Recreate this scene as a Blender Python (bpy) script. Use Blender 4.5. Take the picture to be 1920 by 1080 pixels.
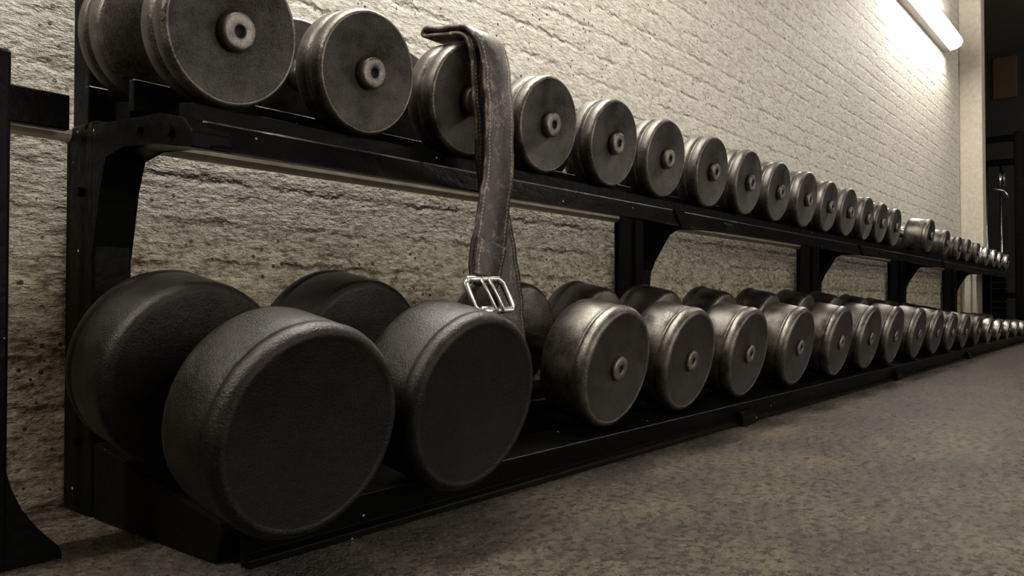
import bpy, bmesh, math, random
from mathutils import Vector, Matrix
random.seed(7)
for o in list(bpy.data.objects): bpy.data.objects.remove(o)
SC = bpy.context.scene
COL = SC.collection
U = 0.72                     # metres per layout unit
ZF = 0.38                    # eye height over the floor, layout units
def V(x, y, z): return Vector((x*U, y*U, (z+ZF)*U))

# ------------------------------------------------------------------ camera, world, exposure
YAW, PITCH, FPX = 0.892, 0.0182, 1506.5
cd = bpy.data.cameras.new('camera'); cam = bpy.data.objects.new('camera', cd); COL.objects.link(cam)
cd.sensor_width = 36; cd.lens = FPX/1920*36; cd.clip_start = 0.02; cd.clip_end = 100
Fv = Vector((math.sin(YAW)*math.cos(PITCH), math.cos(YAW)*math.cos(PITCH), math.sin(PITCH)))
Rv = Vector((math.cos(YAW), -math.sin(YAW), 0)); Uv = Rv.cross(Fv)
M = Matrix((Rv, Uv, -Fv)).transposed().to_4x4(); M.translation = V(0, 0, 0)
cam.matrix_world = M
SC.camera = cam
w = bpy.data.worlds.new('world'); SC.world = w; w.use_nodes = True
w.node_tree.nodes['Background'].inputs[0].default_value = (1, .93, .8, 1)
w.node_tree.nodes['Background'].inputs[1].default_value = 0.012
vs = SC.view_settings
SC.display_settings.display_device = 'sRGB'
vs.view_transform = 'Standard'; vs.look = 'None'; vs.exposure = 0.0; vs.gamma = 1.0; vs.use_curve_mapping = False

LAMP_WALL = 235.0             # emission strength of the wall battens
FILL_WINDOW = 4.0                 # glow of invented, unseen panes added to brighten the lower brick wall
LAMP_CEIL = 27.0              # emission strength of the ceiling battens

# ------------------------------------------------------------------ materials
def mat(name, base=(.5,.5,.5), rough=.5, metal=0.0):
    m = bpy.data.materials.new(name); m.use_nodes = True
    b = m.node_tree.nodes['Principled BSDF']
    b.inputs['Base Color'].default_value = (*base, 1)
    b.inputs['Roughness'].default_value = rough; b.inputs['Metallic'].default_value = metal
    return m, m.node_tree, b
class NT:
    def __init__(s, t): s.t = t
    def n(s, typ, **kw):
        nd = s.t.nodes.new(typ)
        for k, v in kw.items():
            if k == 'ins':
                for a, c in v.items(): nd.inputs[a].default_value = c
            else: setattr(nd, k, v)
        return nd
    def l(s, a, b): s.t.links.new(a, b)
    def math(s, op, a, b=None, clamp=False):
        nd = s.n('ShaderNodeMath', operation=op); nd.use_clamp = clamp
        for i, q in enumerate((a, b)):
            if q is None: continue
            if isinstance(q, (int, float)): nd.inputs[i].default_value = q
            else: s.l(q, nd.inputs[i])
        return nd.outputs[0]
    def noise(s, co, scale, detail=4, rough=.55):
        nd = s.n('ShaderNodeTexNoise'); nd.inputs['Scale'].default_value = scale
        nd.inputs['Detail'].default_value = detail; nd.inputs['Roughness'].default_value = rough
        if co is not None: s.l(co, nd.inputs['Vector'])
        return nd
    def ramp(s, fac, stops):
        nd = s.n('ShaderNodeValToRGB'); e = nd.color_ramp.elements
        while len(e) < len(stops): e.new(.5)
        for k, (p, c) in enumerate(stops):
            e[k].position = p; e[k].color = (*c, 1) if len(c) == 3 else c
        s.l(fac, nd.inputs[0]); return nd.outputs[0]
    def bump(s, h, strength, dist, normal=None):
        nd = s.n('ShaderNodeBump'); nd.inputs['Strength'].default_value = strength; nd.inputs['Distance'].default_value = dist
        s.l(h, nd.inputs['Height'])
        if normal is not None: s.l(normal, nd.inputs['Normal'])
        return nd.outputs[0]

def iron(name, c0, c1, rough, metal, bump=.35, spec=.5, fine=420):
    m, t, b = mat(name, c0, rough, metal); q = NT(t)
    tc = q.n('ShaderNodeTexCoord'); inf = q.n('ShaderNodeObjectInfo')
    add = q.n('ShaderNodeVectorMath', operation='ADD'); q.l(tc.outputs['Object'], add.inputs[0])
    off = q.math('MULTIPLY', inf.outputs['Random'], 37.0); cmb = q.n('ShaderNodeCombineXYZ')
    q.l(off, cmb.inputs[0]); q.l(off, cmb.inputs[2]); q.l(cmb.outputs[0], add.inputs[1]); co = add.outputs[0]
    big = q.noise(co, 26, 6, .65); fin = q.noise(co, fine, 3, .7)
    mixf = q.math('ADD', q.math('MULTIPLY', big.outputs[0], .6), q.math('MULTIPLY', fin.outputs[0], .5))
    q.l(q.ramp(mixf, [(.42, c0), (.68, c1)]), b.inputs['Base Color'])
    q.l(q.math('ADD', q.math('MULTIPLY', big.outputs[0], .25), rough-.12), b.inputs['Roughness'])
    h = q.math('ADD', q.math('MULTIPLY', big.outputs[0], .8), q.math('MULTIPLY', fin.outputs[0], .5))
    q.l(q.bump(h, bump, .0025), b.inputs['Normal'])
    b.inputs['Specular IOR Level'].default_value = spec
    return m

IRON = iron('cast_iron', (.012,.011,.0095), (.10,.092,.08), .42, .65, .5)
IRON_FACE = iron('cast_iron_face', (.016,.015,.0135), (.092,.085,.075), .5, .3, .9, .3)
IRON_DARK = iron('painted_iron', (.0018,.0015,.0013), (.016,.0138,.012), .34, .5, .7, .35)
IRON_BODY = iron('highlight_iron', (.016,.0145,.0125), (.16,.148,.13), .34, .75, .45)  # lighter, shinier iron; its brightness stands in for highlights on the bodies
IRON_FACE_SHADED = iron('cast_iron_face_shaded', (.006,.0054,.0046), (.038,.034,.029), .55, .3, .8, .25)  # darker copy of the face iron; lower row's shade put into its colour
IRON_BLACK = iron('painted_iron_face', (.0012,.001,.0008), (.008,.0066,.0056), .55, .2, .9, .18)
WORN_GLINT = iron('worn_glint_edge', (.025,.023,.020), (.17,.155,.135), .30, .8, .5)  # worn tone, lightened to paint highlights on head lips and rail edges
CAPM = iron('steel_cap', (.07,.065,.058), (.24,.22,.195), .38, .85, .5)
HOLE = mat('cap_hole', (.004,.004,.004), .8)[0]
GRIP = iron('handle_steel', (.035,.033,.03), (.12,.11,.10), .35, .8, .3, fine=900)

def black_paint():
    m, t, b = mat('black_rack_paint', (.006,.006,.006), .3); q = NT(t)
    tc = q.n('ShaderNodeTexCoord'); co = tc.outputs['Object']
    vo = q.n('ShaderNodeTexVoronoi'); vo.inputs['Scale'].default_value = 38; q.l(co, vo.inputs['Vector'])
    chip = q.math('LESS_THAN', vo.outputs['Distance'], .07)
    pres = q.math('GREATER_THAN', q.noise(co, 9, 2).outputs[0], .53)
    f = q.math('MULTIPLY', chip, pres)
    mx = q.n('ShaderNodeMix', data_type='RGBA'); q.l(f, mx.inputs[0])
    b.inputs['Specular IOR Level'].default_value = .035; mx.inputs[6].default_value = (.0025,.0025,.0023,1); mx.inputs[7].default_value = (.32,.29,.24,1)
    q.l(mx.outputs[2], b.inputs['Base Color'])
    nz = q.noise(co, 60, 5, .6)
    q.l(q.math('ADD', q.math('MULTIPLY', nz.outputs[0], .4), .15), b.inputs['Roughness'])
    q.l(q.bump(nz.outputs[0], .5, .003), b.inputs['Normal'])
    return m
BLACK = black_paint()

def brick_wall():
    m, t, b = mat('painted_brick', (.7,.62,.5), .62); q = NT(t)
    tc = q.n('ShaderNodeTexCoord'); co = tc.outputs['Object']
    sp = q.n('ShaderNodeSeparateXYZ'); q.l(co, sp.inputs[0])
    d1 = q.noise(co, 7, 3, .6); d2 = q.noise(co, 34, 3, .6)
    dx = q.math('MULTIPLY', q.math('SUBTRACT', d1.outputs[0], .5), .05)
    dz = q.math('ADD', q.math('MULTIPLY', q.math('SUBTRACT', d1.outputs[0], .5), .018), q.math('MULTIPLY', q.math('SUBTRACT', d2.outputs[0], .5), .026))
    cm = q.n('ShaderNodeCombineXYZ')
    q.l(q.math('ADD', sp.outputs[0], dx), cm.inputs[0]); q.l(q.math('ADD', sp.outputs[2], dz), cm.inputs[1])
    RH = .066
    br = q.n('ShaderNodeTexBrick'); q.l(cm.outputs[0], br.inputs['Vector'])
    br.inputs['Scale'].default_value = 1.0; br.inputs['Mortar Size'].default_value = .0; br.inputs['Mortar Smooth'].default_value = 1.0
    br.inputs['Brick Width'].default_value = .215; br.inputs['Row Height'].default_value = RH; br.inputs['Bias'].default_value = 0
    br.inputs['Color1'].default_value = (.2,.2,.2,1); br.inputs['Color2'].default_value = (.8,.8,.8,1)
    spd = q.n('ShaderNodeSeparateXYZ'); q.l(cm.outputs[0], spd.inputs[0])
    fr = q.math('FRACT', q.math('DIVIDE', spd.outputs[1], RH))
    ed = q.math('MULTIPLY', q.math('ABSOLUTE', q.math('SUBTRACT', fr, .5)), 2.0)      # 0 mid course, 1 at the bed joint
    jm = q.n('ShaderNodeMapRange', interpolation_type='SMOOTHSTEP'); q.l(ed, jm.inputs[0])
    jm.inputs[1].default_value = .70; jm.inputs[2].default_value = 1.0
    gap = q.noise(co, 11, 4, .6)                                                    # joints open and close along the course
    gp = q.n('ShaderNodeMapRange'); q.l(gap.outputs[0], gp.inputs[0]); gp.inputs[1].default_value = .38; gp.inputs[2].default_value = .62
    joint = q.math('MULTIPLY', jm.outputs[0], gp.outputs[0])
    sepc = q.n('ShaderNodeSeparateColor'); q.l(br.outputs['Color'], sepc.inputs[0])
    # flatter, heavily painted courses high on the wall; bare, knobbly ones below the shelf
    low = q.n('ShaderNodeMapRange'); q.l(sp.outputs[2], low.inputs[0])
    low.inputs[1].default_value = .42; low.inputs[2].default_value = .80; low.inputs[3].default_value = 1.0; low.inputs[4].default_value = .30
    mp = q.n('ShaderNodeMapping'); q.l(co, mp.inputs[0]); mp.inputs['Scale'].default_value = (.45, 1, 1)
    st = mp.outputs[0]
    n1 = q.noise(st, 30, 4, .65); n2 = q.noise(st, 120, 4, .7); n3 = q.noise(co, 520, 2, .6)
    vo = q.n('ShaderNodeTexVoronoi'); vo.inputs['Scale'].default_value = 52; q.l(co, vo.inputs['Vector'])
    pitm = q.math('MULTIPLY', q.math('LESS_THAN', vo.outputs['Distance'], .17), q.math('GREATER_THAN', q.noise(co, 13, 2).outputs[0], .51))
    h = q.math('MULTIPLY', sepc.outputs[0], .14)
    h = q.math('ADD', h, q.math('MULTIPLY', n1.outputs[0], 1.0))
    h = q.math('ADD', h, q.math('MULTIPLY', n2.outputs[0], 1.35))
    h = q.math('MULTIPLY', h, low.outputs[0])
    jl = q.math('MAXIMUM', q.math('MULTIPLY', low.outputs[0], 1.0), .42)
    h = q.math('SUBTRACT', h, q.math('MULTIPLY', joint, jl))
    h = q.math('ADD', h, q.math('MULTIPLY', n3.outputs[0], .12))
    h = q.math('SUBTRACT', h, q.math('MULTIPLY', pitm, .6))
    q.l(q.bump(h, 1.0, .022), b.inputs['Normal'])
    cn = q.noise(st, 75, 6, .8)
    c = q.ramp(cn.outputs[0], [(.32, (.34,.28,.19)), (.5, (.64,.60,.525)), (.72, (.80,.77,.705))])
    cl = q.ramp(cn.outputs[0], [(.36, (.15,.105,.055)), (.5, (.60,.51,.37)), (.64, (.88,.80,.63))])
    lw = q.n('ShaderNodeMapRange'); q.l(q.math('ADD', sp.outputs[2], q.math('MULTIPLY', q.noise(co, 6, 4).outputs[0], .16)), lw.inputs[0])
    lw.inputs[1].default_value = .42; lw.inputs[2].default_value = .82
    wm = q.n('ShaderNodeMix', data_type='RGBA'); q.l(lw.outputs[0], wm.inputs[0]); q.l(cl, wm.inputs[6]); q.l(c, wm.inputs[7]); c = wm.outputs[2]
    mx = q.n('ShaderNodeMix', data_type='RGBA'); q.l(pitm, mx.inputs[0]); q.l(c, mx.inputs[6]); mx.inputs[7].default_value = (.07,.055,.04,1)
    # joints darker low on the wall than higher up
    mm = q.n('ShaderNodeMix', data_type='RGBA'); q.l(q.math('MULTIPLY', q.math('MULTIPLY', joint, low.outputs[0]), .6), mm.inputs[0])
    q.l(mx.outputs[2], mm.inputs[6]); mm.inputs[7].default_value = (.16,.12,.075,1)
    q.l(mm.outputs[2], b.inputs['Base Color'])
    return m
BRICK = brick_wall()

def floor_mat():
    m, t, b = mat('floor_screed', (.1,.08,.06), .4); q = NT(t)
    co = q.n('ShaderNodeTexCoord').outputs['Object']
    n1 = q.noise(co, 5, 5, .6); n2 = q.noise(co, 75, 5, .7); n3 = q.noise(co, 300, 3, .65)
    f = q.math('ADD', q.math('MULTIPLY', n1.outputs[0], .28), q.math('ADD', q.math('MULTIPLY', n2.outputs[0], .40), q.math('MULTIPLY', n3.outputs[0], .32)))
    q.l(q.ramp(f, [(.41, (.004,.0025,.0012)), (.5, (.024,.016,.008)), (.60, (.115,.085,.045))]), b.inputs['Base Color'])
    b.inputs['Specular IOR Level'].default_value = .85; q.l(q.math('ADD', q.math('MULTIPLY', n2.outputs[0], .32), .12), b.inputs['Roughness'])
    h = q.math('ADD', q.math('MULTIPLY', n2.outputs[0], .9), q.math('MULTIPLY', n3.outputs[0], .45))
    q.l(q.bump(h, 1.0, .012), b.inputs['Normal'])
    return m
FLOOR = floor_mat()

def plaster(name, c, rough=.8):
    m, t, b = mat(name, c, rough); q = NT(t)
    co = q.n('ShaderNodeTexCoord').outputs['Object']; n = q.noise(co, 30, 5, .65)
    q.l(q.ramp(n.outputs[0], [(.3, tuple(x*.75 for x in c)), (.7, c)]), b.inputs['Base Color'])
    q.l(q.bump(n.outputs[0], .4, .004), b.inputs['Normal'])
    return m
PLASTER = plaster('cream_plaster', (.50,.45,.37))
ROOMPAINT = plaster('room_paint', (.30,.27,.215))
DARKPAINT = plaster('dark_paint', (.018,.017,.016), .5)
CEILP = plaster('ceiling_paint', (.10,.09,.075))

def leather():
    m, t, b = mat('brown_leather', (.1,.06,.045), .42); q = NT(t)
    tc = q.n('ShaderNodeTexCoord'); co = tc.outputs['Object']; uv = q.n('ShaderNodeUVMap').outputs[0]
    sp = q.n('ShaderNodeSeparateXYZ'); q.l(uv, sp.inputs[0])
    n1 = q.noise(co, 45, 5, .7); n2 = q.noise(co, 300, 3, .7)
    f = q.math('ADD', q.math('MULTIPLY', n1.outputs[0], .7), q.math('MULTIPLY', n2.outputs[0], .35))
    c = q.ramp(f, [(.46, (.006,.004,.0035)), (.57, (.032,.021,.017)), (.70, (.26,.20,.17))])
    # punched holes in rows along the strap (u in metres along it, v 0..1 across)
    def row(v0, ph):
        du = q.math('SUBTRACT', q.math('FRACT', q.math('ADD', q.math('DIVIDE', sp.outputs[0], .026), ph)), .5)
        du = q.math('MULTIPLY', du, .026); dv = q.math('MULTIPLY', q.math('SUBTRACT', sp.outputs[1], v0), .07)
        d = q.math('ADD', q.math('MULTIPLY', du, du), q.math('MULTIPLY', dv, dv))
        return q.math('LESS_THAN', d, .0027**2)
    holes = q.math('MAXIMUM', row(.30, 0.0), q.math('MAXIMUM', row(.68, .5), row(.5, .25)))
    st = q.math('MAXIMUM', q.math('LESS_THAN', q.math('ABSOLUTE', q.math('SUBTRACT', sp.outputs[1], .10)), .018),
                q.math('LESS_THAN', q.math('ABSOLUTE', q.math('SUBTRACT', sp.outputs[1], .90)), .018))
    st = q.math('MULTIPLY', st, q.math('GREATER_THAN', q.math('FRACT', q.math('DIVIDE', sp.outputs[0], .006)), .35))
    m1 = q.n('ShaderNodeMix', data_type='RGBA'); q.l(q.math('MULTIPLY', st, .6), m1.inputs[0]); q.l(c, m1.inputs[6]); m1.inputs[7].default_value = (.36,.31,.25,1)
    m2 = q.n('ShaderNodeMix', data_type='RGBA'); q.l(holes, m2.inputs[0]); q.l(m1.outputs[2], m2.inputs[6]); m2.inputs[7].default_value = (.004,.003,.003,1)
    q.l(m2.outputs[2], b.inputs['Base Color'])
    h = q.math('SUBTRACT', q.math('ADD', n1.outputs[0], q.math('MULTIPLY', n2.outputs[0], .4)), q.math('MULTIPLY', holes, 1.0))
    q.l(q.bump(h, .55, .004), b.inputs['Normal'])
    return m
LEATHER = leather()
SILVER = iron('buckle_steel', (.42,.41,.39), (.72,.70,.67), .28, .95, .2)
DULLCHROME = iron('dull_chrome', (.12,.115,.105), (.5,.48,.44), .3, .9, .3)
CHROME = iron('machine_chrome', (.4,.4,.39), (.7,.69,.67), .2, 1.0, .1)
BOARD = plaster('brown_board', (.085,.045,.022), .45)
PIPEM = plaster('pale_pipe_paint', (.55,.5,.4), .5)
HOUSE = mat('lamp_housing', (.35,.34,.32), .45)[0]
def emis(name, s):
    m, t, b = mat(name, (.8,.8,.8), .4)
    b.inputs['Emission Color'].default_value = (1, .95, .86, 1); b.inputs['Emission Strength'].default_value = s
    return m
TUBE_WALL = emis('wall_lamp_diffuser', LAMP_WALL); TUBE_FAR = emis('far_wall_lamp_diffuser', LAMP_WALL*.36); FILL_PANE = emis('fill_pane_glow', FILL_WINDOW); TUBE_CEIL = emis('ceiling_lamp_diffuser', LAMP_CEIL)

# ------------------------------------------------------------------ helpers
def tag(o, label=None, cat=None, group=None, kind=None):
    if label: o['label'] = label
    if cat: o['category'] = cat
    if group: o['group'] = group
    if kind: o['kind'] = kind
    return o
def empty(name, loc=(0,0,0), rot=(0,0,0)):
    o = bpy.data.objects.new(name, None); COL.objects.link(o); o.location = loc; o.rotation_euler = rot
    o.empty_display_size = .05; return o
def obj(name, bm, mats, parent=None, smooth=False, loc=None):
    bmesh.ops.recalc_face_normals(bm, faces=bm.faces)
    me = bpy.data.meshes.new(name); bm.to_mesh(me); bm.free()
    for m in (mats if isinstance(mats, (list, tuple)) else [mats]): me.materials.append(m)
    if smooth:
        for p in me.polygons: p.use_smooth = True
    o = bpy.data.objects.new(name, me); COL.objects.link(o)
    if parent: o.parent = parent
    if loc: o.location = loc
    return o
def bevel(bm, w, seg=2):
    bmesh.ops.bevel(bm, geom=[e for e in bm.edges], offset=w, segments=seg, affect='EDGES', profile=.5, clamp_overlap=True)
    return bm
def box(bm, a, b):
    """corners in layout units"""
    a, b = V(*a), V(*b); vs = []
    for z in (a.z, b.z):
        for x, y in ((a.x,a.y),(b.x,a.y),(b.x,b.y),(a.x,b.y)): vs.append(bm.verts.new((x,y,z)))
    for f in ((3,2,1,0),(4,5,6,7),(0,1,5,4),(1,2,6,5),(2,3,7,6),(3,0,4,7)): bm.faces.new([vs[i] for i in f])
    return bm
def prism(bm, poly, x0, x1):
    """yz polygon (layout units) extruded along x"""
    A = [bm.verts.new(V(x0, y, z)) for y, z in poly]; B = [bm.verts.new(V(x1, y, z)) for y, z in poly]
    n = len(poly)
    bm.faces.new(A); bm.faces.new(B[::-1])
    for i in range(n): bm.faces.new((A[i], B[i], B[(i+1)%n], A[(i+1)%n]))
    return bm
def lathe(bm, prof, cz=0.0, seg=64, mats=None, closed=True):
    """profile [(r, y)] in metres turned about the local y axis at height cz"""
    rings = []
    for r, y in prof:
        if r < 1e-6: rings.append([bm.verts.new((0, y, cz))])
        else: rings.append([bm.verts.new((r*math.cos(2*math.pi*k/seg), y, cz+r*math.sin(2*math.pi*k/seg))) for k in range(seg)])
    for i in range(len(rings)-1):
        A, B = rings[i], rings[i+1]
        for k in range(seg):
            k2 = (k+1) % seg
            if len(A) == 1 and len(B) == 1: continue
            if len(A) == 1: f = bm.faces.new((A[0], B[k], B[k2]))
            elif len(B) == 1: f = bm.faces.new((A[k], A[k2], B[0]))
            else: f = bm.faces.new((A[k], A[k2], B[k2], B[k]))
            if mats: f.material_index = mats[i]
    return bm
def tube(bm, pts, r, seg=10):
    pts = [Vector(p) for p in pts]; rings = []
    for i, p in enumerate(pts):
        d = (pts[min(i+1, len(pts)-1)] - pts[max(i-1, 0)]).normalized()
        a = d.orthogonal().normalized() if i == 0 else (rings_a - d*rings_a.dot(d)).normalized()
        rings_a = a; c = d.cross(a)
        rings.append([bm.verts.new(p + r*(a*math.cos(2*math.pi*k/seg) + c*math.sin(2*math.pi*k/seg))) for k in range(seg)])
    for A, B in zip(rings, rings[1:]):
        for k in range(seg): bm.faces.new((A[k], A[(k+1)%seg], B[(k+1)%seg], B[k]))
    bm.faces.new(rings[0][::-1]); bm.faces.new(rings[-1])
    return bm
def arc(cx, cy, r, a0, a1, n):
    return [(cx + r*math.cos(math.radians(a0+(a1-a0)*i/n)), cy + r*math.sin(math.radians(a0+(a1-a0)*i/n))) for i in range(n+1)]
def struct(name, bm, m): return tag(obj(name, bm, m), kind='structure')

# ------------------------------------------------------------------ the room
WY, XC = 1.60, 9.35
X0, X1, Y0, ZT = -4.0, 13.5, -4.6, 3.65
struct('floor', box(bmesh.new(), (X0,Y0,-ZF-.12), (X1,3.2,-ZF)), FLOOR)
struct('wall_left', box(bmesh.new(), (X0,WY,-ZF), (XC+.2,WY+.2,ZT)), BRICK)
struct('trim_1', bevel(box(bmesh.new(), (XC,1.39,-ZF), (XC+.2,WY,ZT)), .012), PLASTER)
struct('wall_alcove', box(bmesh.new(), (XC+.2,3.0,-ZF), (X1,3.2,ZT)), DARKPAINT)
struct('wall_far', box(bmesh.new(), (X1,Y0,-ZF), (X1+.2,3.2,ZT)), DARKPAINT)
struct('wall_right', box(bmesh.new(), (X0,Y0-.2,-ZF), (X1,Y0,ZT)), ROOMPAINT)
struct('wall_near', box(bmesh.new(), (X0-.2,Y0,-ZF), (X0,WY,ZT)), ROOMPAINT)
struct('ceiling', box(bmesh.new(), (X0,Y0,ZT), (X1,3.2,ZT+.1)), CEILP)
# pale pipe along the wall just under the upper shelf
struct('trim_2', tube(bmesh.new(), [V(X0,1.575,.315), V(2,1.575,.315), V(XC,1.575,.315)], .012, 12), PIPEM)

# ------------------------------------------------------------------ wall and ceiling lamps
def wall_lamp(x0, x1, label, em, group='fluorescent battens along the brick wall'):
    z0 = 2.42
    t = empty('fluorescent_lamp', V((x0+x1)/2, WY, z0+.07)); inv = -t.location
    tag(t, label, 'lamp', group)
    o = obj('housing', bevel(box(bmesh.new(), (x0,1.535,z0-.01), (x1,1.60,z0+.15)), .004), HOUSE, t, loc=inv)
    prof = [(1.535, z0+.14)] + [(1.535-.10*math.sin(a)**.7, z0+.07+.07*math.cos(a)) for a in [math.pi*k/10 for k in range(1, 10)]] + [(1.535, z0)]
    obj('diffuser', prism(bmesh.new(), prof, x0+.02, x1-.02), em, t, loc=inv)
    for xa in (x0-.005, x1-.02):
        obj('end_cap', bevel(prism(bmesh.new(), [(1.535+ (y-1.535)*1.04, z) for y, z in prof], xa, xa+.025), .002), HOUSE, t, loc=inv)
wall_lamp(6.55, 8.62, 'lit white fluorescent batten high on the brick wall at the far end', TUBE_FAR)
wall_lamp(.8, 2.9, 'lit fluorescent batten high on the brick wall above the middle of the rack', TUBE_WALL)
wall_lamp(-2.6, -.5, 'lit fluorescent batten high on the brick wall above the near rack end', TUBE_WALL)
def fill_window(name, x0, x1, z0=.1, z1=2.5):
    """invented, unseen fill light: a frosted window in the opposite wall, behind the camera"""
    y = Y0
    f = bmesh.new()
    for a, b in (((x0,y,z0-.08),(x1,y+.08,z0)), ((x0,y,z1),(x1,y+.08,z1+.08)), ((x0-.08,y,z0-.08),(x0,y+.08,z1+.08)), ((x1,y,z0-.08),(x1+.08,y+.08,z1+.08)),
                 (((x0+x1)/2-.04,y,z0),((x0+x1)/2+.04,y+.07,z1)), ((x0,y,(z0+z1)/2-.03),(x1,y+.07,(z0+z1)/2+.03))): box(f, a, b)
    o = struct(name, f, HOUSE)
    obj('fill_pane', box(bmesh.new(), (x0,y+.005,z0), (x1,y+.03,z1)), FILL_PANE, o)
fill_window('fill_window_1', -.5, 3.6)
fill_window('fill_window_2', 5.5, 9.6)
def ceil_lamp(x, y, label):
    t = empty('ceiling_lamp', V(x, y, ZT)); inv = -t.location
    tag(t, label, 'lamp', 'ceiling battens')
    obj('housing', box(bmesh.new(), (x-.95,y-.12,ZT-.06), (x+.95,y+.12,ZT)), HOUSE, t, loc=inv)
    obj('diffuser', bevel(box(bmesh.new(), (x-.93,y-.10,ZT-.14), (x+.93,y+.10,ZT-.061)), .01), TUBE_CEIL, t, loc=inv)
ceil_lamp(.6, .75, 'lit ceiling batten over the camera, near the rack')
ceil_lamp(6.0, .3, 'lit ceiling batten over the open floor at the far end')

# ------------------------------------------------------------------ dumbbell rack
LINE_L = lambda y: -.303 + (y-1.029)*math.tan(.2)           # underside of the lower heads
LINE_U = lambda y: .3147 + (y-1.1645)*math.tan(.16)         # underside of the upper heads
rack = empty('dumbbell_rack', V(.64, 1.3, -ZF)); RI = -rack.location
tag(rack, 'long black steel two-tier dumbbell rack against the painted brick wall', 'rack')
def rp(name, bm, bv=.0, mt=BLACK, worn=None):
    if bv: bevel(bm, bv, 2)
    if worn:                                   # rubbed bare metal on the narrow top edge, lighter to paint its highlight
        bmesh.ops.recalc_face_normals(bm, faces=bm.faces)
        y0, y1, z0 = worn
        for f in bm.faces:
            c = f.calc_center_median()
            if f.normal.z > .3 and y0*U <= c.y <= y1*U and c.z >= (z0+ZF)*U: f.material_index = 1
    return obj(name, bm, [mt, WORN_GLINT], rack, loc=RI)
XE, XR = .64, 9.32
for i in range(5):
    x = XE + 1.93*i
    rp('upright', box(bmesh.new(), (x,1.47,-ZF), (x+.07,1.585,.325)), .004)
    cheek = [(1.48,-.02),(1.475,.08),(1.445,.20),(1.425,.255)] if i == 0 else [(1.47,.06),(1.466,.12),(1.452,.155),(1.392,.25)]
    rp('bracket', prism(bmesh.new(), cheek+[(1.36,.266),(1.26,.256),(1.141,.236),(1.141,.262),(1.166,.286),(1.24,.303),(1.48,.317)], x, x+.07), .003)
    rp('base_foot', prism(bmesh.new(), [(1.07,-ZF),(1.05,-.333),(1.06,-.316),(1.46,LINE_L(1.46)-.03),(1.46,-ZF)], x, x+.05), .003)
x = 9.2
rp('upright', box(bmesh.new(), (x,1.31,-ZF), (x+.07,1.385,.30)), .004)
rp('top_post', box(bmesh.new(), (XE+.005,1.50,.30), (XE+.04,1.57,.86)), .004)
# upper tier
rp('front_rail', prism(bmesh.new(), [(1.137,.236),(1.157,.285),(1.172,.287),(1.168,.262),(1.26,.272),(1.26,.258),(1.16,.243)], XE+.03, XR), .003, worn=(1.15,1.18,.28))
rp('cradle_rail', prism(bmesh.new(), [(1.19,.272),(1.19,LINE_U(1.19)-.001),(1.235,LINE_U(1.235)-.001),(1.235,.272)], XE+.03, XR), .0015)
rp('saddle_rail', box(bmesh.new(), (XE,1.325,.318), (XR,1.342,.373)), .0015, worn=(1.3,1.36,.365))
rp('cradle_rail', prism(bmesh.new(), [(1.40,.318),(1.40,LINE_U(1.40)-.001),(1.455,LINE_U(1.455)-.001),(1.455,.318)], XE+.03, XR), .0015)
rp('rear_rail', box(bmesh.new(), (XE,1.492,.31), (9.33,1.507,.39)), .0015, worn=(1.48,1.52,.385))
rp('shelf_plate', prism(bmesh.new(), [(1.26,.272),(1.46,.318),(1.46,.304),(1.26,.258)], XE+.03, XR), .001)
# lower tier
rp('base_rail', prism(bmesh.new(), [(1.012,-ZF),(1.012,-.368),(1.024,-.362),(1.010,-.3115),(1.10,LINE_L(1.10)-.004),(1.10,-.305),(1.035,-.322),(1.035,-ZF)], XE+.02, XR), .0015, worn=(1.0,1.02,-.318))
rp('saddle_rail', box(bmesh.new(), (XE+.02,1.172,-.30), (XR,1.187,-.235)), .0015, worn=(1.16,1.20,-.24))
rp('cradle_rail', prism(bmesh.new(), [(1.345,-.31),(1.345,LINE_L(1.345)-.001),(1.42,LINE_L(1.42)-.001),(1.42,-.31)], XE+.02, XR), .0015)
rp('base_plate', prism(bmesh.new(), [(1.10,-.325),(1.345,-.30),(1.345,-.312),(1.10,-.337)], XE+.02, XR), .001)
for x in (2.36, 4.22, 6.1):
    rp('joint_plate', prism(bmesh.new(), [(.995,-ZF),(.995,-.350),(1.008,-.335),(1.03,-.335),(1.03,-ZF)], x, x+.10), .002)
for x in (2.22, 4.15, 6.08):
    rp('joint_plate', prism(bmesh.new(), [(1.128,.230),(1.150,.286),(1.158,.286),(1.138,.230)], x, x+.06), .001)
# bolt heads on the near bracket and upright
for y, z in ((1.20,.268),(1.30,.286),(1.52,.20),(1.52,-.05),(1.52,-.25)):
    b = bmesh.new(); c = V(XE-.004, y, z)
    bmesh.ops.create_cone(b, cap_ends=True, segments=6, radius1=.007, radius2=.006, depth=.006, matrix=Matrix.Translation(c) @ Matrix.Rotation(math.pi/2, 4, 'Y'))
    obj('bolt', b, BLACK, rack, loc=RI)

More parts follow.
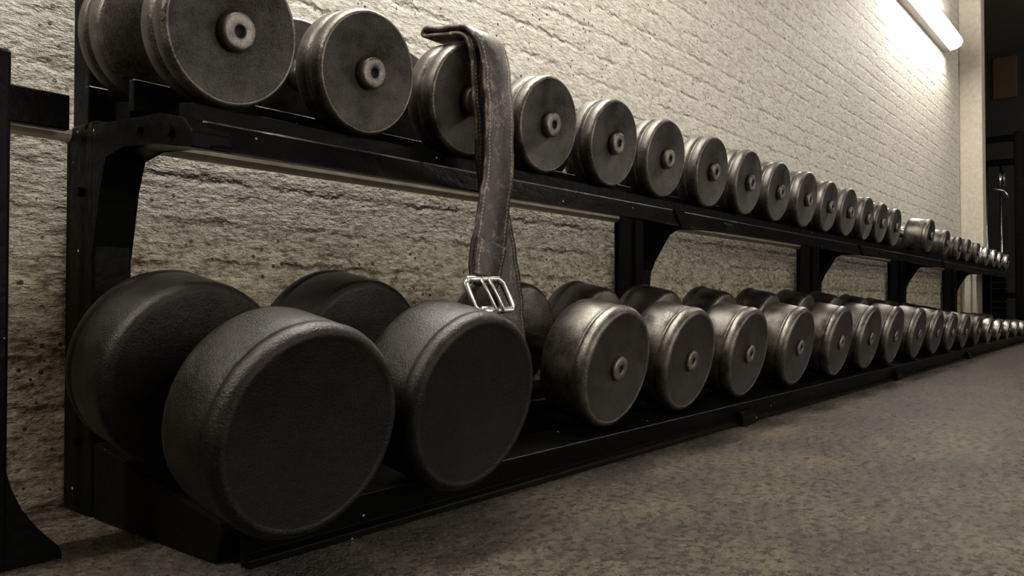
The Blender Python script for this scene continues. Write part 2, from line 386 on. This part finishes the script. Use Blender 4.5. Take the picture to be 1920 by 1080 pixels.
# ------------------------------------------------------------------ dumbbells
def head_mesh(name, R, L, style):
    """outer face at y=0, body runs to y=L; rests on z=0 (layout units in, metres out)"""
    P, mi = [], []
    def p(r, y, m=0): P.append((r*R*U, y*U)); mi.append(m)
    if style == 'smooth':                  # plain round-shouldered head without a cap
        p(0,.004,1); p(.84,.004,1); p(.87,.002,2); p(.90,.0005,2); p(.93,.001,2); p(.96,.005,0); p(.985,.010,0); p(1.0,.018,0)
        p(.998,.026,0); p(.988,.030,0); p(.988,.034,0); p(.996,.039,0)
        p(1.0,L*.5,0); p(.998,L-.02,0); p(.988,L-.011,2); p(.965,L-.005,2); p(.93,L-.001,0); p(.90,L,0); p(0,L,0)
    elif style == 'body':                  # lower row: long body with a lip ring at the front
        p(0,.004,1); p(.84,.004,1); p(.87,.001,2); p(.90,0,2); p(.94,.002,2); p(.975,.008,2); p(.995,.016,0); p(1.0,.024,0)
        p(.995,.029,0); p(.968,.032,0); p(.962,.035,0); p(.97,.038,0); p(.982,.041,0)
        p(.985,L*.6,0); p(.982,L-.020,0); p(.965,L-.010,2); p(.93,L-.003,2); p(.88,L,0); p(0,L,0)
    else:                                  # upper row: two plates with a groove between
        a = L*.40
        p(0,.009,1); p(.275,.009,1); p(.29,.003,1); p(.90,.003,1); p(.918,.0005,2); p(.94,0,2); p(.965,.002,2); p(.988,.007,0); p(1.0,.014,0); p(.995,a-.004,0)
        p(.975,a,0); p(.93,a+.002,0); p(.92,a+.005,0); p(.94,a+.009,2); p(.975,a+.013,0); p(.985,a+.018,0)
        p(.98,L-.010,0); p(.96,L-.004,2); p(.92,L,0); p(0,L,0)
    bm = bmesh.new(); lathe(bm, P, R*U, 72, mi[:-1])
    ms = {'smooth': [IRON_DARK, IRON_BLACK, IRON_DARK], 'body': [IRON_BODY, IRON_FACE_SHADED, WORN_GLINT], 'chrome': [DULLCHROME, IRON_FACE, DULLCHROME]}.get(style, [IRON, IRON_FACE, WORN_GLINT])
    me_o = obj(name, bm, ms, None, True)
    return me_o
def mk_dumbbell(R, L, G, style, capr, capd):
    """one dumbbell standing along local y; the empty sits under the front head's edge"""
    root = empty('dumbbell')
    T = 2*L + G
    a = head_mesh('weight_head', R, L, style); a.parent = root
    b = head_mesh('weight_head', R, L, style); b.parent = root
    b.rotation_euler = (0, 0, math.pi); b.location = (0, T*U, 0)
    g = bmesh.new(); r = .024*U if style != 'smooth' else .027*U
    n = 14; lathe(g, [(0,L*U-.004), (r*1.35,L*U-.004), (r*1.35,(L+.010)*U), (r*1.05,(L+.014)*U)] +
                  [(r*(1.0+.16*math.sin(math.pi*k/n)), (L+.016+(G-.032)*k/n)*U) for k in range(n+1)] +
                  [(r*1.05,(L+G-.014)*U), (r*1.35,(L+G-.010)*U), (r*1.35,(L+G)*U+.004), (0,(L+G)*U+.004)], R*U, 32)
    obj('handle', g, GRIP, root, True)
    if capr:
        for hd in (a, b):
            c = bmesh.new(); q = capr*R*U; d = capd*U
            lathe(c, [(0,-d+.0065),(q*.30,-d+.0065),(q*.32,-d+.001),(q*.40,-d),(q*.84,-d),(q*.95,-d+.0008),(q,-d+.0028),(q,.0055),(0,.0055)], R*U, 40, [1,1,0,0,0,0,0,0])
            obj('end_cap', c, [CAPM, HOLE], hd, True)
    return root
_proto = {}
def dumbbell(key, R, L, G, style, capr, capd, x, yb, zb, tilt, label, group, rz=0.0):
    if key not in _proto:
        o = _proto[key] = mk_dumbbell(R, L, G, style, capr, capd)
    else:
        s = _proto[key]; o = s.copy(); COL.objects.link(o)
        for ch in s.children:
            c = ch.copy(); COL.objects.link(c); c.parent = o
            for gc in ch.children:
                e = gc.copy(); COL.objects.link(e); e.parent = c
    o.location = V(x, yb, zb); o.rotation_euler = (tilt, 0, rz)
    tag(o, label, 'dumbbell', group); return o
ORD = 'first second third fourth fifth sixth seventh eighth ninth tenth eleventh twelfth thirteenth fourteenth fifteenth sixteenth seventeenth eighteenth nineteenth twentieth'.split() + ['twenty-first','twenty-second','twenty-third','twenty-fourth']

# lower row -------------------------------------------------------
GL = 'heavy round dumbbells on the bottom tier'
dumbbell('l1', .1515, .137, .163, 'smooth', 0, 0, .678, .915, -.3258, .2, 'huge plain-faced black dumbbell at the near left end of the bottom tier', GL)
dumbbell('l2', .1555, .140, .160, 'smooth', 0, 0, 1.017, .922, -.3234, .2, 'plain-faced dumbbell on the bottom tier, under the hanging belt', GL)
LOW = [(1.645,.1495),(2.024,.1465),(2.424,.1454),(2.875,.1454),(3.348,.1454),(3.779,.1454),(4.204,.1435),(4.692,.138),(5.153,.130),(5.581,.121),(6.02,.116),(6.50,.106),(6.98,.094),(7.45,.084),(7.95,.078),(8.45,.072),(8.9,.068)]
for i, (x, R) in enumerate(LOW):
    lab = {0: 'iron dumbbell with steel cap on the bottom tier, first one right of the belt'}.get(i, 'capped iron dumbbell, %s from the left on the bottom tier' % ORD[i+2])
    yb = 1.0 + R*math.sin(.2)
    st = 'body' if i < 12 else 'chrome'
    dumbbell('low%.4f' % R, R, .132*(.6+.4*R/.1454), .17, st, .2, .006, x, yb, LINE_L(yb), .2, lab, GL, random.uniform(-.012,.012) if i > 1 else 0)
# upper row -------------------------------------------------------
GU = 'round plate dumbbells on the top tier'
K = 1.7
UP = [(.423*K+.003,.1215),(.587*K,.1163),(.7535*K,.1200),(.922*K,.1173),(1.098*K,.1185),(1.27*K,.1173),(1.458*K,.1180),(1.636*K,.1173),(1.81*K,.1160),(1.996*K,.1173),(2.168*K,.1145),(2.339*K,.1150),(2.521*K,.1095),(2.682*K,.1075),(2.853*K,.1060),
      (5.41,.102),(5.90,.086),(6.70,.085),(7.05,.088),(7.47,.085),(7.95,.082),(8.37,.082),(8.70,.080),(9.13,.078)]
for i, (x, R) in enumerate(UP):
    lab = {15: 'long-bodied iron dumbbell standing in the gap of the top tier, sixteenth from the left',
           0: 'large capped dumbbell at the left end of the top tier, cut by the photo edge',
           1: 'capped dumbbell on the top tier, directly left of the one under the belt',
           2: 'dumbbell on the top tier with the leather belt draped over its head',
           3: 'dumbbell on the top tier directly right of the hanging leather belt'}.get(i, 'capped iron plate dumbbell, %s from the left on the top tier' % ORD[i])
    yb = 1.10 if i in (15, 16) else 1.1645 + (.01 if i == 0 else 0)
    st, L_, G_ = ('body', .133, .125) if i in (15, 16) else ('chrome', .075, .13) if i >= 20 else ('plate', .080*(.5+.5*R/.1173), .14)
    dumbbell('up%.4f%s' % (R, st), R, L_, G_, st, .245, .015*R/.1173, x, yb, LINE_U(yb), .16, lab, GU, random.uniform(-.012,.012) if i > 4 else 0)

# ------------------------------------------------------------------ leather belt over the third upper head
def catmull(pts, n):
    out = []
    P = [Vector(p) for p in pts]; P = [P[0]*2-P[1]] + P + [P[-1]*2-P[-2]]
    for i in range(1, len(P)-2):
        a, b, c, d = P[i-1:i+3]
        for k in range(n):
            t = k/n
            out.append(.5*((2*b) + (c-a)*t + (2*a-5*b+4*c-d)*t*t + (3*b-a-3*c+d)*t**3))
    out.append(P[-2]); return out
def ribbon(path, half, th, n=10):
    """path of (x,y,z, twist, halfwidth scale) in layout units -> strap mesh with uv (metres along, 0..1 across)"""
    C = catmull([V(*p[:3]) for p in path], n)
    W = catmull([Vector((p[3], p[4], 0)) for p in path], n)
    bm = bmesh.new(); uvl = bm.loops.layers.uv.new('UVMap')
    prof = [(-1,0),(-.97,.5),(-.55,.62),(0,.66),(.55,.62),(.97,.5),(1,0),(.97,-.5),(0,-.55),(-.97,-.5)]
    rings, L = [], 0.0; prev = None; ls = []
    for i, c in enumerate(C):
        d = (C[min(i+1, len(C)-1)] - C[max(i-1, 0)]).normalized()
        tw = W[i].x; side = Vector((math.cos(tw), math.sin(tw), 0)); side = (side - d*side.dot(d)).normalized()
        nrm = side.cross(d).normalized()
        if prev is not None: L += (c-prev).length
        prev = c; ls.append(L)
        wob = .0012*math.sin(L*70+.5) + .0008*math.sin(L*151)
        rings.append([bm.verts.new(c + side*(a*half*U*W[i].y + wob) + nrm*(b*th*U)) for a, b in prof])
    m = len(prof)
    for i in range(len(rings)-1):
        for k in range(m):
            k2 = (k+1) % m
            f = bm.faces.new((rings[i][k], rings[i][k2], rings[i+1][k2], rings[i+1][k]))
            us = (ls[i], ls[i], ls[i+1], ls[i+1]); vv = [(prof[j][0]+1)/2 for j in (k, k2, k2, k)]
            for lp, uu, v in zip(f.loops, us, vv): lp[uvl].uv = (uu, v)
    bm.faces.new(rings[0][::-1]); bm.faces.new(rings[-1])
    return bm
bx, by, bz = 1.285, 1.10, .30
belt = empty('weightlifting_belt', V(bx, by, bz)); BI = -belt.location
tag(belt, 'worn brown leather weightlifting belt with steel buckle hanging over a top-tier dumbbell', 'belt')
path = [  # tail end -> up behind -> over the head -> fold -> back over -> down the front -> buckle
    (1.385,1.112,-.13,0,.9),(1.380,1.114,-.05,0,.95),(1.365,1.118,.06,0,1),(1.335,1.120,.18,0,1),(1.312,1.116,.29,0,1),(1.294,1.108,.40,0,1),(1.278,1.104,.49,0,.98),
    (1.268,1.104,.534,0,.95),(1.262,1.122,.557,0,.9),(1.26,1.16,.564,0,.9),(1.26,1.195,.570,0,.9),(1.26,1.222,.573,0,.9),(1.26,1.234,.581,0,.9),(1.26,1.222,.590,0,.9),
    (1.26,1.19,.583,0,.9),(1.26,1.14,.576,0,.92),(1.262,1.106,.567,0,.95),(1.268,1.082,.536,0,.96),(1.278,1.074,.49,0,.96),(1.285,1.072,.41,0,.96),(1.292,1.076,.31,0,1),(1.284,1.080,.22,0,1.05),(1.264,1.080,.13,0,1.1),(1.244,1.076,.07,0,1.0),(1.240,1.07,.035,0,.8)]
obj('strap', ribbon(path, .045, .0085), LEATHER, belt, True, loc=BI)
# keeper patch stitched over the buckle end
obj('keeper_patch', ribbon([(1.255,1.066,.125,0,1),(1.245,1.064,.085,0,.95),(1.238,1.062,.05,0,.88)], .045, .006, 6), LEATHER, belt, True, loc=BI)
bk = bmesh.new()
c4 = [(1.168,1.064,.046),(1.280,1.064,.050),(1.312,1.052,-.014),(1.192,1.052,-.018)]
loop = []
for i in range(4):
    a, b = Vector(c4[i]), Vector(c4[(i+1)%4]); d = (b-a).normalized()
    loop += [V(*(a+d*.010)), V(*((a+b)/2)), V(*(b-d*.010))]
tube(bk, loop + [loop[0]], .0048, 12)
buckle = obj('buckle', bk, SILVER, belt, True, loc=BI)
for xa, xb in ((1.212,1.242),(1.236,1.266)):
    pb = bmesh.new(); tube(pb, [V(xa,1.058,.048), V((xa+xb)/2,1.050,.018), V(xb,1.044,-.012), V(xb+.002,1.046,-.022)], .0026, 8)
    obj('prong', pb, SILVER, buckle, True)
rb = bmesh.new(); tube(rb, [V(1.205,1.052,-.0175), V(1.25,1.052,-.0162)], .0075, 14); obj('roller', rb, SILVER, buckle, True)

# ------------------------------------------------------------------ neighbouring rack at the left frame edge
nb = empty('weight_rack', V(.40, 1.28, -ZF)); NI = -nb.location
tag(nb, 'black steel rack end with flared foot at the left photo edge, beside the long rack', 'rack')
obj('upright', bevel(box(bmesh.new(), (.33,1.27,-ZF), (.440,1.36,.362)), .004), BLACK, nb, loc=NI)
ft = bmesh.new()
pf = [(.435,-.20)] + [(.435+.075*t**2.2, -.20-.16*t) for t in (.2,.4,.6,.8,1)] + [(.515,-.372),(.515,-ZF),(.435,-ZF)]
A = [ft.verts.new(V(x, 1.275, z)) for x, z in pf]; B = [ft.verts.new(V(x, 1.355, z)) for x, z in pf]
ft.faces.new(A); ft.faces.new(B[::-1])
for i in range(len(pf)): ft.faces.new((A[i], B[i], B[(i+1)%len(pf)], A[(i+1)%len(pf)]))
obj('foot', bevel(ft, .002), BLACK, nb, loc=NI)
obj('rear_rail', bevel(box(bmesh.new(), (-.6,1.50,.305), (.612,1.52,.368)), .002), BLACK, nb, loc=NI)
obj('rail_bracket', bevel(box(bmesh.new(), (.36,1.36,.31), (.42,1.50,.355)), .002), BLACK, nb, loc=NI)

# ------------------------------------------------------------------ dark corner beyond the wall end: cable machine and a board
cm = empty('cable_machine', V(11.0, 1.55, -ZF)); CI = -cm.location
tag(cm, 'dark cable weight machine with chrome rods in the alcove beyond the wall end', 'gym machine')
for y in (1.22, 1.80): obj('upright', bevel(box(bmesh.new(), (10.95,y,-ZF), (11.05,y+.09,2.0)), .006), BLACK, cm, loc=CI)
for z in (1.62, 1.90, .05): obj('crossbar', bevel(box(bmesh.new(), (10.96,1.31,z), (11.04,1.80,z+.07)), .004), BLACK, cm, loc=CI)
for y in (1.45, 1.60): obj('guide_rod', tube(bmesh.new(), [V(11.0,y,-.3), V(11.0,y,.5), V(11.0,y,1.62)], .011, 12), CHROME, cm, True, loc=CI)
st = bmesh.new()
for k in range(10): box(st, (10.93,1.40,-.28+.075*k), (11.07,1.66,-.215+.075*k))
obj('weight_stack', bevel(st, .003, 1), BLACK, cm, loc=CI)
pl = bmesh.new(); lathe(pl, [(0,-.02),(.05,-.02),(.075,-.018),(.075,-.012),(.06,-.006),(.06,.006),(.075,.012),(.075,.018),(.05,.02),(0,.02)], 0, 32)
po = obj('pulley', pl, CHROME, cm, True); po.location = V(10.93,1.42,1.45) + CI; po.rotation_euler = (0,0,math.pi/2*0)
obj('handle_bar', tube(bmesh.new(), [V(10.9,1.36,1.22), V(10.88,1.40,1.30), V(10.88,1.52,1.34), V(10.88,1.64,1.30), V(10.9,1.68,1.22)], .013, 10), CHROME, cm, True, loc=CI)
obj('base_rail', bevel(box(bmesh.new(), (10.7,1.2,-ZF), (11.3,1.9,-.31)), .006), BLACK, cm, loc=CI)
bd = tag(obj('notice_board', bevel(box(bmesh.new(), (13.44,1.56,2.95), (13.5,1.86,3.55)), .006), BOARD), 'dark brown wooden board high on the far wall of the alcove', 'board')
